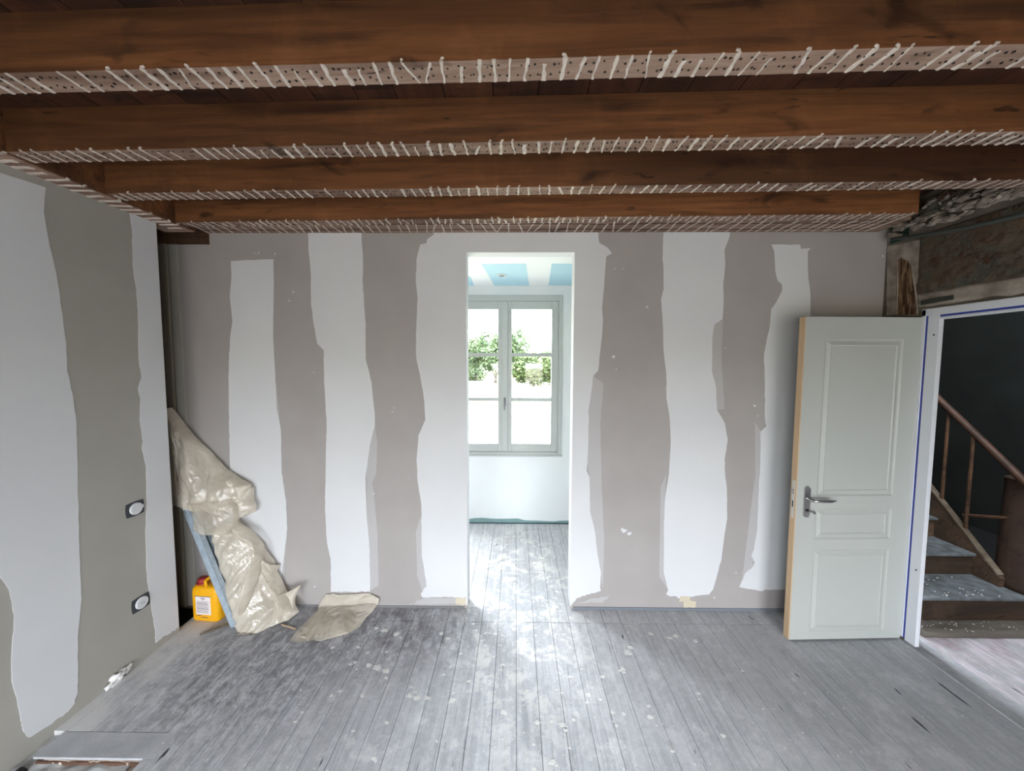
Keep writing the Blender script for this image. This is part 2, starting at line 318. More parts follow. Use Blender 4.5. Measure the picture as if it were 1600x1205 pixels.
# ---------------------------------------------------------------- hall beyond the doorway
HX0, HX1, HY, HZ = -2.4, .66, 1.357, 2.587
WX0, WX1, WZ0, WZ1 = -.738, .50, .768, 2.49
bm = bmesh.new()
box(bm, (HX0-.1, HY, -.1), (HX0+.7, HY+.22, 2.8)); box(bm, (-1.0, HY, -.1), (WX0, HY+.22, 2.8)); box(bm, (HX0+.7, HY, -.1), (-1.0, HY+.22, .2)); box(bm, (HX0+.7, HY, 2.49), (-1.0, HY+.22, 2.8)); box(bm, (WX1, HY, -.1), (HX1+.1, HY+.22, 2.8)); box(bm, (WX0, HY, -.1), (WX1, HY+.22, WZ0)); box(bm, (WX0, HY, WZ1), (WX1, HY+.22, 2.8))  # unseen second opening on the left, added to brighten the hall
wh = mesh_obj('wall_hall_far', bm, M_hall); tag(wh, kind='structure')
P = [(-.42, .006)]; x = -.42
P = []
for i in range(40):
    x = HX0+(HX1-HX0)*i/39; P.append((x, .035+.022*noise.noise(Vector((x*4, 3, 0)))+.008*noise.noise(Vector((x*25, 0, 0)))+(.02 if x < .1 else 0)*(1-abs(x+.1)/1.5)))
poly_obj('green_board_strip', [(x, HY-.0005, z) for x, z in P]+[(HX1, HY-.0005, 0), (HX0, HY-.0005, 0)], (0, -.002, 0), M_teal, wh)
bxo('skirting_gap', (HX0, HY-.006, 0), (HX1, HY-.003, .012), plain('gap_dark_teal', (60, 84, 88)), wh)
for nme, a, b in (('wall_hall_left', (HX0-.1, .1, -.1), (HX0, HY, 2.8)), ('wall_hall_right', (HX1, .1, -.1), (HX1+.1, HY, 2.8))):
    tag(bxo(nme, a, b, M_hall), kind='structure')
hc = bxo('ceiling_hall', (HX0-.1, .1, HZ), (HX1+.1, HY+.05, HZ+.12), M_ceilw); tag(hc, kind='structure')
for w in ([(752,413),(822,412),(827,446.5),(772.6,446.5),(757,420)], [(862,412),(899,412),(899,446),(857,446)], [(700,430),(735,432),(741,446.5),(700,446.5)]):
    band('blue_board', w, 2, HZ-.0002, (0, 0, -.0015), M_blue, hc)
c = wp(784, 430, 2, HZ-.002); dl = empty('ceiling_spotlight', (c.x, c.y, c.z), label='small round white recessed spotlight in the hall ceiling', cat='light')
bm = bmesh.new(); lathe(bm, (0, 0, 0), [(.048, 0), (.048, -.006), (.03, -.009), (.03, -.002)], seg=24); mesh_obj('trim_ring', bm, plain('spot_ring', (200, 204, 205), .4), dl)
bm = bmesh.new(); lathe(bm, (0, 0, 0), [(.028, -.003), (.028, -.006), (.001, -.007)], seg=20); mesh_obj('lens', bm, plain('spot_lens', (120, 124, 126), .2), dl)
# window: frame + two sashes of three panes
win = empty('window_1', (0, 0, 0), label='grey painted double casement window with six panes in the hall', kind='structure')
WY = HY+.03
bm = bmesh.new()
for a, b in (((WX0, WY-.045, WZ0), (WX0+.045, WY+.04, WZ1)), ((WX1-.042, WY-.045, WZ0), (WX1, WY+.04, WZ1)), ((WX0+.044, WY-.044, WZ1-.062), (WX1-.041, WY+.039, WZ1-.0005)), ((WX0+.044, WY-.044, WZ0+.0005), (WX1-.041, WY+.039, WZ0+.035))): box(bm, a, b, bev=.003)
mesh_obj('window_frame', bm, M_winf, win)
bxo('window_sill', (WX0-.01, WY-.055, WZ0-.012), (WX1+.01, WY-.02, WZ0+.006), M_winf, win)
g = N('window_glass'); g.n.remove(g.b); tr = g.n.new('ShaderNodeBsdfTransparent'); gl = g.n.new('ShaderNodeBsdfGlossy'); gl.inputs['Roughness'].default_value = .02
fr = g.n.new('ShaderNodeFresnel'); fr.inputs[0].default_value = 1.45; mx = g.n.new('ShaderNodeMixShader'); tr.inputs[0].default_value = (.95, .97, .96, 1)
g.l.new(fr.outputs[0], mx.inputs[0]); g.l.new(tr.outputs[0], mx.inputs[1]); g.l.new(gl.outputs[0], mx.inputs[2]); g.l.new(mx.outputs[0], g.n['Material Output'].inputs[0])
M_glass = g.m
MX = -.115; sz0, sz1 = WZ0+.036, WZ1-.063
def sash(x0, x1, stile_in):
    s = empty('sash'); s.parent = win
    y0, y1 = WY-.035, WY+.012; st = .072
    gz0, gz1 = sz0+.088, sz1-.085
    bm = bmesh.new()
    box(bm, (x0, y0, sz0), (x0+st, y1, sz1), bev=.004); box(bm, (x1-st, y0, sz0), (x1, y1, sz1), bev=.004)
    box(bm, (x0+st, y0, sz0), (x1-st, y1, gz0), bev=.004); box(bm, (x0+st, y0, gz1), (x1-st, y1, sz1), bev=.004)
    mesh_obj('sash_rails', bm, M_winf, s)
    h = (gz1-gz0)/3
    for i in (1, 2): bxo('glazing_bar', (x0+st, y0+.008, gz0+h*i-.019), (x1-st, y1-.008, gz0+h*i+.019), M_winf, s, .003)
    for i in range(3): bxo('pane', (x0+st-.004, WY-.014, gz0+h*i+.01*(i > 0)), (x1-st+.004, WY-.010, gz0+h*(i+1)-.01*(i < 2)), M_glass, s)
sash(WX0+.046, MX-.002, 1); sash(MX+.002, WX1-.043, 1)
bxo('meeting_stile', (MX-.032, WY-.05, sz0+.005), (MX+.032, WY-.034, sz1-.005), M_winf, win, .004)
bm = bmesh.new(); box(bm, (MX-.011, WY-.056, 1.31), (MX+.011, WY-.05, 1.40), bev=.003)
lathe(bm, (MX, WY-.056, 1.375), [(.009, 0), (.009, -.018)], 'y', 12); tube(bm, [(MX, WY-.07, 1.38), (MX-.001, WY-.074, 1.33), (MX-.003, WY-.072, 1.265)], [.007, .0085, .005], 8)
mesh_obj('window_handle', bm, plain('handle_grey_metal', (120, 124, 126), .35, .4), win, True)
for z in (2.27, 1.60, .92):
    bm = bmesh.new(); tube(bm, [(WX1-.044, WY-.05, z-.04), (WX1-.044, WY-.05, z+.04)], .007, 8); mesh_obj('hinge', bm, M_winf, win)
# ---------------------------------------------------------------- floor
floor = bxo('floor', (-2.7, -4.95, -.16), (XR+.02, 1.40, -.055), M_dark); tag(floor, 'bare dusty grey floorboards with plaster splashes', kind='structure')
PW = .118; x = XL-.03; k = 0
cuts = []
while x < XR-.02:
    w = PW*random.uniform(.96, 1.05)
    if k == 0: w = .09
    x1 = min(x+w, XR-.02)
    y_end = 1.35 if DL-.14 < x < DR+.05 or HX0 < x < HX1 else 0.0
    y_start = -4.9
    if x1 < -1.60: y_start = -.877
    segs = [(y_start, -.135+random.uniform(-.002, .002)), (-.132, y_end)]
    if k % 3 == 1 and y_start < -2: segs = [(y_start, -1.9-random.random()), (-.135, y_end)]; segs.insert(1, (segs[0][1]+.002, -.137))
    for a, b in segs:
        dz = random.uniform(-.0008, .0006)
        bm = bmesh.new(); box(bm, (x+.0010, a, -.024), (x1-.0010, b-.001, dz), bev=.0012); mesh_obj('floorboard', bm, M_floor, floor)
    x = x1; k += 1
bxo('cross_board', (-2.15, -.99, -.010), (-1.60, -.879, 0.0005), M_patch, floor, .002)
# broken rim and lower level in the near left corner
bm = bmesh.new()
P1 = []
for i in range(40):
    x = -2.10+.5*i/39; P1.append((x, -.992-.012*abs(noise.noise(Vector((x*30, 0, 0)))), -.012-.006*noise.noise(Vector((x*20, 5, 0)))))
prism(bm, P1+[(-1.6, -.985, -.010), (-2.10, -.985, -.010)], (0, 0, -.012)); mesh_obj('broken_edge', bm, plaster('splintered_edge', (214, 204, 192), (176, 150, 132), 40, .8), floor)
bxo('joist_edge', (-2.13, -.998, -.055), (-1.60, -.985, -.012), wood('sub_joist', (150, 118, 100), (130, 100, 84), (90, 66, 54), (4, 50, 50)), floor)
sub = bxo('subfloor_board', (-2.09, -4.9, -.06), (-1.602, -.998, -.030), M_sub, floor)
bm = bmesh.new(); q = bmesh.ops.create_grid(bm, x_segments=40, y_segments=14, size=.5)
for v in bm.verts:
    x, y = v.co.x*.56-1.98+.02, v.co.y*.5-1.12
    v.co = Vector((x-.02, y, -.029+max(0, .014*noise.noise(Vector((x*14, y*14, 2)))+.006)))
mesh_obj('rubble_dust', bm, plaster('pale_rubble', (196, 198, 198), (160, 160, 160), 14, .9), floor)['kind'] = 'stuff'
bm = bmesh.new(); tube(bm, [(-2.15, -4.8, -.034), (-2.15, -2, -.034), (-2.155, -1.02, -.034)], .026, 12); pp = mesh_obj('black_pipe', bm, plain('black_plastic', (34, 38, 42), .4), None, True)
tag(pp, 'black plastic pipe lying in the gap along the left wall', 'pipe')
# wall foot debris left
def lump(bm, c, r, s=(1, 1, 1), seed=0, det=2, amp=.35):
    q = bmesh.ops.create_icosphere(bm, subdivisions=det, radius=1)
    for v in q['verts']:
        n = v.co.copy(); k = 1+amp*noise.noise(n*1.7+Vector((seed, seed*2, 0)))+amp*.5*noise.noise(n*4+Vector((0, seed, 0)))
        v.co = Vector(c)+Vector((n.x*s[0], n.y*s[1], n.z*s[2]))*r*k
bm = bmesh.new(); lump(bm, (XL+.012, -.615, .028), .035, (.4, 1.1, .8), 4, 3, .9); lump(bm, (XL+.01, -.57, .03), .022, (.4, 1.2, .8), 9, 3, .9); lump(bm, (XL+.014, -.66, .016), .018, (.6, 1.2, .7), 5, 2, .8)
t = mesh_obj('plaster_lump', bm, M_splat, None, True); tag(t, 'small white lump of plaster at the foot of the left wall', 'rubble')
# plaster splashes on the boards
bm = bmesh.new()
big = [(652,1090,.035),(640,1088,.03),(668,1091,.03),(706,1096,.035),(788,1114,.03),(840,1130,.03),(862,1128,.025),(878,1133,.03),(897,1125,.022),(885,1142,.02),(980,1020,.045),(985,1012,.03),(857,1018,.025),(866,1026,.025),(920,1086,.028),(941,1058,.026),(762,1015,.02),(720,1022,.02),(590,1043,.045),(604,1048,.04),(576,1040,.03),(700,998,.03),(690,990,.03),(758,990,.018),(745,985,.015),(1017,990,.03),(1046,997,.03),(1056,994,.03),(1087,1002,.03),(973,1045,.03),(926,1075,.02),(938,1093,.02),(733,1065,.02),(764,1070,.025),(820,1050,.014),(863,1190,.03),(870,1196,.02),(585,1185,.03),(1092,1084,.02),(1016,1120,.03),(957,1114,.02),(975,1116,.018),(870,925,.03),(868,935,.03),(875,944,.025),(800,905,.06),(806,925,.05),(790,880,.08),(770,878,.07),(760,885,.05),(835,880,.06),(845,872,.05),(848,858,.03),(843,852,.02),(820,895,.04),(815,940,.05),(795,950,.05),(785,957,.04),(827,957,.04),(835,960,.03),(838,933,.03),(740,975,.02),(600,985,.04),(588,982,.03),(620,990,.04),(555,1035,.02),(548,1038,.02),(1420,1010,.02),(1130,1150,.02),(470,1000,.03),(480,998,.025),(520,1012,.02)]
for u, v, r in big:
    c = wp(u, v, 2, .0008)
    if c.y > -2.2: splat(bm, c, r*.62, 2, .0014, 15)
for i in range(420):
    x, y = random.gauss(.05, .75), random.uniform(-2.0, 1.2)
    if y > -.02: x = random.uniform(DL+.03, DR-.03) if y < .12 else random.gauss(.05, .35)
    if abs(x) > 2.1: continue
    splat(bm, (x, y, .0008), random.choice([.004, .005, .007, .01, .013]), 2, .001, 7)
mesh_obj('plaster_splashes', bm, M_splat, floor)['kind'] = 'stuff'
# ---------------------------------------------------------------- ceiling boards
ceil = bxo('ceiling', (-2.7, -4.95, 2.815), (XR+.1, .1, 2.87), M_cboard); tag(ceil, 'dark wooden boards above the joists', kind='structure')
x = -2.35
while x < XR-.05:
    w = random.uniform(.15, .2); bxo('ceiling_board', (x+.002, -4.9, 2.797), (min(x+w, XR)-.002, .0, 2.815), M_cboard, ceil); x += w
# joists
ZC = 2.626
def ridge_mesh(i):
    """a squeezed strip of lime plaster left between two laths, with a curl over the front arris"""
    random.seed(100+i); bm = bmesh.new(); L = .076; n = 6; w0 = random.uniform(.0038, .0062)
    a0 = 0 if i % 5 else random.choice([0, .25]); rings = []
    for k in range(n+1):
        t = a0+(1-a0)*k/n; w = w0*random.uniform(.6, 1.25); xo = .004*noise.noise(Vector((t*3, i*7.1, 0)))
        y = -L/2+t*L
        rings.append([bm.verts.new(q) for q in ((xo-w, y, 0), (xo-w*.7, y, -.0035), (xo+w*.7, y, -.0035), (xo+w, y, 0))])
    for a, b in zip(rings, rings[1:]):
        for k in range(3): bm.faces.new((a[k], a[k+1], b[k+1], b[k]))
    bm.faces.new(rings[0]); bm.faces.new(rings[-1][::-1])
    if i % 2 == 0 and a0 == 0:   # curl climbing the front face
        h = random.uniform(.003, .007); w = w0*1.1; s = random.choice([-1, 1]); yy = -L/2
        pts = [(0, yy-.002, -.003), (s*w*.2, yy-.004, h*.5), (s*w*1.1, yy-.004, h), (s*w*2.1, yy-.003, h*.6)]
        tube(bm, pts[:3+(i % 2)], [.0045, .004, .0035, .0025][:3+(i % 2)], 5)
    bmesh.ops.recalc_face_normals(bm, faces=bm.faces[:])
    me = bpy.data.meshes.new('plaster_ridge'); bm.to_mesh(me); bm.free(); me.materials.append(M_ridge); return me
RID = [ridge_mesh(i) for i in range(14)]
random.seed(11)
def joist(y, xa, xb, jr, z, lab, step, w=.075, h=.17, skip=.06):
    L = xb-xa; root = empty('ceiling_joist', ((xa+xb)/2, y+jr*(xa+xb)/2, z), jr, label=lab, cat='beam', group='stained joists under the ceiling')
    if h > 2.797-z: h = 2.797-z
    bm = bmesh.new(); n = 40
    def sec(x):
        q = Vector((x*1.5, y*9, 0)); s1 = .003*noise.noise(q); s2 = .003*noise.noise(q+Vector((0, 0, 7)))
        return [(x, -w/2+s1, s2), (x, w/2+s1, s2), (x, w/2, h), (x, -w/2, h)]
    rings = [[bm.verts.new(p) for p in sec(-L/2+L*i/n)] for i in range(n+1)]
    for a, b in zip(rings, rings[1:]):
        for k in range(4): bm.faces.new((a[k], a[(k+1) % 4], b[(k+1) % 4], b[k]))
    bm.faces.new(rings[0]); bm.faces.new(rings[-1]); bmesh.ops.recalc_face_normals(bm, faces=bm.faces[:])
    body = mesh_obj('timber', bm, M_joist, root); body.data.materials.append(M_under)
    for p in body.data.polygons:
        if p.normal.z < -.9: p.material_index = 1
    x = -L/2+.02
    while x < L/2-.02:
        if random.random() > skip:
            o = link('plaster_ridge', random.choice(RID), root); o.location = (x, 0, .001); o.rotation_euler = (0, 0, random.gauss(.05, .07)); o.scale = (random.uniform(.8, 1.5), w/.075, 1)
            if random.random() < .04: o.rotation_euler.z += random.choice([-.4, .35])
        x += step*random.uniform(.85, 1.15)
    bm = bmesh.new(); x = -L/2+.03
    while x < L/2-.03:
        for yy in (-.018, .015):
            s = random.uniform(.002, .0042); xx = x+random.uniform(-.01, .01); y2 = yy*w/.075+random.uniform(-.006, .006)
            box(bm, (xx-s, y2-s*.4, -.0022), (xx+s, y2+s*.4, .002)); box(bm, (xx-s*.4, y2-s, -.0022), (xx+s*.4, y2+s, .002))
        x += step*.5
    mesh_obj('nail', bm, M_nail, root)['kind'] = 'stuff'
    return root
JR = -.026
Jd = [(-1.3425, -2.10, 2.47, 'nearest stained joist, highest in the picture'), (-.968, -2.10, 2.47, 'second stained joist counted from the camera'),
      (-.614, -2.10, 2.47, 'third stained joist, second from the back wall'), (-.250, -2.10, 2.30, 'joist closest to the back wall above the doorway')]
for i, (y, xa, xb, lab) in enumerate(Jd): joist(y, xa, xb, JR, ZC, lab, .050 if i < 3 else .042, w=.078 if i < 3 else .07)
joist(-1.72, -2.10, 2.47, JR, ZC, 'joist overhead, cut by the top edge of the picture', .05)
for y in (-2.1, -2.48, -2.86, -3.24, -3.62, -4.0, -4.4):
    bxo('trim_4', (-2.10, y-.038, ZC), (2.47, y+.038, 2.79), M_joist).update_tag()
    o = COL.objects[-1]; o['kind'] = 'structure'
# batten tight against the back wall with laths
root = empty('wall_batten', (0, -.105, 2.645), -.004, label='narrow lathed batten between the last joist and back wall', cat='beam')
bxo('timber', (-2.10, -.10, 0), (2.40, .10, .14), M_under, root)
bm = bmesh.new()
for q in (-.045, .045): tube(bm, [(-2.1+i*.2, q+.006*math.sin(i*1.7+q*50), -.001) for i in range(23)], .0025, 5)
mesh_obj('lath_gap', bm, M_nail, root)
x = -2.08
while x < 2.35:
    o = link('plaster_ridge', random.choice(RID), root); o.location = (x, .0, .0005); o.rotation_euler = (0, 0, random.gauss(.1, .15)); o.scale = (1, 2.4, 1); x += random.uniform(.045, .075)
# trimmer along the left wall
root = empty('trimmer_beam', (-2.165, -2.5, 2.62), 0, label='beam along the top of the left wall carrying the joist ends', cat='beam')
bxo('timber', (-.13, -2.4, 0), (.065, 2.41, .177), M_joist, root)
bxo('underside', (-.129, -2.4, -.006), (.0645, 2.40, .001), M_under, root)
y = -1.4
while y < 2.36:
    o = link('plaster_ridge', random.choice(RID), root); o.location = (.015, y, -.006); o.rotation_euler = (0, 0, math.pi/2+random.gauss(0, .06)); o.scale = (1.5, 1.4, 1.3); y += random.uniform(.045, .06)
# ---------------------------------------------------------------- right wall detail above the door
def yzpts(pts, X=XR): return [tuple(wp(u, v, 0, X)) for u, v in pts]
sm = N('stained_stone'); a = sm.noise((1, 1, 1), 7, 6, .35, .65, rough=.65); b = sm.noise((1, 1, 1), 16, 5, .52, .68, rough=.7)
M_stone = sm.out(sm.mix(sm.mix(col(78, 80, 72), col(92, 74, 58), a), col(78, 48, 32), b), .8, sm.mul(a, b, 'ADD'), .8, .012)
def rough_slab(name, y0, y1, z0, z1, X, mat, amp, sc, ny=60, nz=30, th=.03, edge=.0):
    bm = bmesh.new(); g = []
    for i in range(ny+1):
        r = []
        for j in range(nz+1):
            y = y0+(y1-y0)*i/ny; z = z0+(z1-z0)*j/nz
            p = Vector((y*sc, z*sc, X*3)); d = amp*(noise.noise(p)+.5*noise.noise(p*2.3)+.3*noise.noise(p*5))
            ze = edge*noise.noise(Vector((y*12, j > nz/2, 1))) if j in (0, nz) else 0
            edgef = 0 if i in (0, ny) or j in (0, nz) else 1
            r.append(bm.verts.new((X-(th*.5+abs(d))*edgef, y, z+ze)))
        g.append(r)
    for i in range(ny):
        for j in range(nz): bm.faces.new((g[i][j], g[i+1][j], g[i+1][j+1], g[i][j+1]))
    bmesh.ops.recalc_face_normals(bm, faces=bm.faces[:])
    return mesh_obj(name, bm, mat, wall_right, True)
rough_slab('stone_slab', -.195, -1.6, 2.195, 2.56, XR, M_stone, .018, 9, 100, 40, .012)
M_oldw = plaster('flaking_white_plaster', (164, 154, 144), (112, 102, 92), 14, .8)
rough_slab('lintel_plaster', -.20, -1.6, 2.115, 2.20, XR, M_oldw, .008, 16, 90, 8, .02, .012)
poly_obj('lintel_groove', yzpts([(1440,470),(1490,461),(1490,468),(1440,477)], XR-.02), (-.006, 0, 0), plain('groove_dark', (52, 54, 50)), wall_right)
poly_obj('jamb_plaster', yzpts([(1388,385),(1405,382),(1438,375),(1434,493),(1387,493)], XR), (-.008, 0, 0), M_oldw, wall_right)
lath = N('exposed_lath'); a = lath.noise((1, 14, 3), 3, 5, .4, .6, dist=1); lath = lath.out(lath.mix(col(70, 46, 28), col(138, 112, 84), a), .85, a, .8, .01)
H = [tuple(wp(u, v, 0, XR-.0085)) for u, v in [(1402,408),(1408,403),(1418,408),(1427,422),(1433,470),(1433,492),(1401,492)]]
poly_obj('exposed_lath', H, (-.004, 0, 0), lath, wall_right)
for u0, v0, u1, v1 in [(1402,408,1401,492), (1424,412,1434,490)]:
    bm = bmesh.new(); tube(bm, [wp(u0, v0, 0, XR-.012), wp((u0+u1)/2+1, (v0+v1)/2, 0, XR-.014), wp(u1, v1, 0, XR-.012)], .004, 6); mesh_obj('lath_splinter', bm, M_oldw, wall_right)
# rubble along the wall head
bm = bmesh.new(); random.seed(5)
for i in range(150):
    y = -.05-i*.010; z = 2.60+random.uniform(-.02, .12)-.02*math.sin(y*9)
    lump(bm, (XR-.02-random.random()*.025, y, z), random.uniform(.012, .03), (.8, 1.3, .7), i, 2, .9)
mesh_obj('plaster_rubble', bm, M_oldw, wall_right)['kind'] = 'stuff'
bm = bmesh.new()
for i in range(60):
    lump(bm, (XR-.015, -.12-i*.025, 2.70+random.uniform(-.04, .05)), random.uniform(.025, .055), (.6, 1.4, .8), i*3, 3, .9)
mesh_obj('stone_rubble', bm, M_stone, wall_right)['kind'] = 'stuff'
bm = bmesh.new()
tube(bm, [wp(u, v, 0, 2.43) for u, v in [(1393,374),(1430,369),(1470,363),(1510,356),(1550,347),(1600,335),(1660,318)]], .011, 10)
t = mesh_obj('electric_cable', bm, plain('cable_grey_green', (66, 72, 70), .5), None, True); tag(t, 'dark grey conduit running along the stained stone above the door opening', 'cable')
poly_obj('green_corner_paint', yzpts([(1392,352),(1420,352),(1420,372),(1392,382)], XR-.001), (-.004, 0, 0), plain('old_green', (22, 52, 44)), wall_right)
# ---------------------------------------------------------------- door frame and door leaf
fr = empty('door_1', (XR, FY0, 0), label='white doorway frame with blue tape line at the stairwell', kind='structure')
def fb(name, a, b, mat, bev=.0): return bxo(name, (a[0], a[1]-FY0, a[2]), (b[0], b[1]-FY0, b[2]), mat, fr, bev)
fb('frame_stop', (-.014, -.268, .03), (.02, -.247, 2.095), M_frame, .002)
fb('tape_line', (-.0105, -.279, .03), (.018, -.268, 2.06), M_tape)
fb('frame_jamb', (-.012, -.338, .02), (.014, -.279, 2.055), M_frame, .002)
fb('frame_header', (-.014, FY1, 2.055), (.016, -.247, 2.098), M_frame, .002)
fb('tape_line', (-.0105, FY1, 2.043), (.014, -.279, 2.055), M_tape)
fb('header_stop', (-.012, FY1, 2.028), (.014, -.338, 2.043), M_frame, .002)
fb('frame_jamb', (-.012, FY1-.05, .0), (.12, FY1, 2.095), M_frame, .002)
for z in (1.94, .5):
    bm = bmesh.new(); lathe(bm, (-.0125, -.315-FY0, z), [(.005, 0), (.005, -.001)], 'x', 10); mesh_obj('screw', bm, M_nail, fr)
hx, hy = 2.476, -.252; fx, fy = 1.747, -.279
ang = math.atan2(fy-hy, fx-hx)
dr = empty('door_leaf', (hx, hy, .012), ang, label='open pale grey-green three-panel door with a raw pine edge', cat='door')
DWd, DH, DT = .728, 2.038, .040   # local x from hinge to free edge; camera side is local +y (leaf turned round) 
zp = [(.05, .587), (.655, .852), (.933, 1.905)]; xa, xb = .113, .602
def panelled(bm, yf, sgn):
    """face with three sunk moulded panels; sgn: +1 faces local +y"""
    xs = [0, xa, xb, DWd]; zs = [0]+[v for q in zp for v in q]+[DH]
    for i in range(3):
        for j in range(7):
            if i == 1 and j % 2 == 1:
                x0, x1, z0, z1 = xs[1], xs[2], zs[j], zs[j+1]; steps = [(0, 0), (.008, .006), (.016, .006), (.036, -.001), (.042, .003), (.044, .003)]
                rings = []
                for d, dep in steps:
                    y = yf-sgn*dep; rings.append([bm.verts.new(p) for p in ((x0+d, y, z0+d), (x1-d, y, z0+d), (x1-d, y, z1-d), (x0+d, y, z1-d))])
                for a, b in zip(rings, rings[1:]):
                    for k in range(4): bm.faces.new((a[k], a[(k+1) % 4], b[(k+1) % 4], b[k]))
                bm.faces.new(rings[-1])
            else:
                bm.faces.new([bm.verts.new(p) for p in ((xs[i], yf, zs[j]), (xs[i+1], yf, zs[j]), (xs[i+1], yf, zs[j+1]), (xs[i], yf, zs[j+1]))])
bm = bmesh.new(); panelled(bm, 0, 1); panelled(bm, -DT, -1)
for a, b in (((0, 0), (0, 1)), ((0, 1), (0, 1))): pass
for q in (((0, 0, 0), (0, -DT, 0), (0, -DT, DH), (0, 0, DH)), ((0, 0, 0), (DWd, 0, 0), (DWd, -DT, 0), (0, -DT, 0)), ((0, 0, DH), (DWd, 0, DH), (DWd, -DT, DH), (0, -DT, DH))):
    bm.faces.new([bm.verts.new(p) for p in q])
bmesh.ops.remove_doubles(bm, verts=bm.verts[:], dist=1e-5); bmesh.ops.recalc_face_normals(bm, faces=bm.faces[:])
mesh_obj('door_panel', bm, M_door, dr)
ed = bxo('pine_edge', (DWd-.001, -DT-.001, 0), (DWd+.006, -.001, DH), M_pine, dr, .001); ed['label'] = 'raw pine door edge'
bm = bmesh.new(); box(bm, (DWd+.0055, -.030, .79), (DWd+.0075, -.009, 1.03), bev=.0008); fpl = mesh_obj('lock_faceplate', bm, plain('faceplate_white_metal', (208, 206, 200), .4, .3), dr)
bxo('latch_bolt', (DWd+.007, -.026, .945), (DWd+.018, -.012, .972), M_chrome, fpl, .002)
bxo('bolt_slot', (DWd+.0070, -.024, .86), (DWd+.0078, -.015, .90), M_nail, fpl)
hd = empty('door_handle', (DWd-.062, 0, .90)); hd.parent = dr
bm = bmesh.new(); pts = []
for k in range(24):
    a = math.pi*k/11.5 if False else 2*math.pi*k/24; pts.append((.019*math.cos(a), 0, (.080 if math.sin(a) > 0 else -.080)+.019*math.sin(a)))
prism(bm, pts, (0, .009, 0)); mesh_obj('back_plate', bm, M_chrome, hd)
bm = bmesh.new(); lathe(bm, (0, .009, .022), [(.012, 0), (.011, .018), (.009, .038)], 'y', 14)
tube(bm, [(0, .040, .022), (-.01, .052, .022), (-.03, .056, .023), (-.07, .056, .021), (-.11, .053, .02), (-.140, .050, .022)], [.009, .010, .009, .010, .009, .005], 12)
mesh_obj('lever', bm, M_chrome, hd, True)
bm = bmesh.new(); lathe(bm, (0, .009, -.052), [(.0085, 0), (.0085, .006), (.005, .007)], 'y', 14); box(bm, (-.0012, .010, -.060), (.0012, .017, -.045)); mesh_obj('lock_cylinder', bm, M_nail, hd)
bm = bmesh.new(); tube(bm, [(-.004, .014, -.055), (-.016, .03, -.056)], .003, 8); lathe(bm, (-.026, .03, -.058), [(.010, 0), (.010, .003)], 'y', 14); mesh_obj('key', bm, M_chrome, hd)
# ---------------------------------------------------------------- stairwell beyond the doorway
SX0 = XR+.14
lf = bxo('floor_landing', (SX0-.05, -3.2, -.12), (5.2, 2.3, -.03), M_dark); tag(lf, kind='structure')
x = SX0; 
while x < 4.4:
    bxo('floorboard', (x+.001, -3.1, -.03), (x+.139, -.0, .0), M_landing, lf, .0015); x += .14
bxo('threshold_board', (XR-.02, -1.2, -.03), (SX0, -.0, .003), M_floor, lf, .002)
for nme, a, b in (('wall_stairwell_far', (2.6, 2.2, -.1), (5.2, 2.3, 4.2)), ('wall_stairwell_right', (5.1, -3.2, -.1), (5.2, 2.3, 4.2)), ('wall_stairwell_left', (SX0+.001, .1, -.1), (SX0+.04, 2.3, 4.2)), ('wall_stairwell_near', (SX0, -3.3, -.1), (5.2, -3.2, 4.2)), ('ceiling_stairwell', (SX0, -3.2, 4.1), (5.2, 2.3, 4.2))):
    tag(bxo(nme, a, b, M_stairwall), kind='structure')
M_tread = plaster('worn_blue_grey_tread', (122, 130, 134), (84, 86, 84), 16, .6)
M_riser = wood('old_riser_wood', (104, 82, 64), (84, 66, 52), (54, 44, 36), (4, 40, 30), rough=.75)
st = empty('staircase', (SX0, -.13, 0), label='worn old wooden stairs climbing behind the white door frame', cat='stairs')
def sb(name, a, b, mat, bev=.0, parent=st): return bxo(name, (a[0]-SX0, a[1]+.13, a[2]), (b[0]-SX0, b[1]+.13, b[2]), mat, parent, bev)
sb('base_plank', (2.645, -.235, .001), (4.2, -.10, .036), wood('pale_dusty_plank', (140, 134, 124), (118, 112, 102), (90, 82, 74), (4, 40, 30)), .003)
SR = 3.40
ys = [-.12, .132, .379, .62, .86, 1.1, 1.34]; zs = [.205, .373, .535, .70, .865, 1.03, 1.195]
for i in range(6):
    r = SR if i else 4.2
    sb('riser', (2.645, ys[i], .036 if i == 0 else zs[i-1]), (r, ys[i]+.02, zs[i]-.02), M_riser)
    sb('tread', (2.645, ys[i]-.022, zs[i]-.02), (r, ys[i+1]+.02, zs[i]), M_tread, .004)
bm = bmesh.new()
pts = [(SR, -.02, .205), (SR, -.02, .27), (SR, .41, .73), (SR, 1.2, 1.54), (SR, 1.2, 1.0), (SR, .379, .37), (SR, .132, .205)]
prism(bm, [(p[0]-SX0, p[1]+.13, p[2]) for p in pts], (.035, 0, 0)); mesh_obj('stringer', bm, M_riser, st)
bm = bmesh.new(); box(bm, (-.022, 0, -.008), (.022, 1.5, .008), Matrix.Translation((SR+.017-SX0, .12, .285)) @ Matrix.Rotation(math.atan2(.46, .43), 4, 'X'), bev=.003); mesh_obj('stringer_cap', bm, wood('pale_cap', (128, 116, 100), (104, 92, 78), (74, 62, 50), (30, 3, 30)), st)
bm = bmesh.new(); a = Vector((3.42-SX0, .41+.13, 1.465)); b = Vector((3.44-SX0, -.10+.13, .945)); d = (a-b)
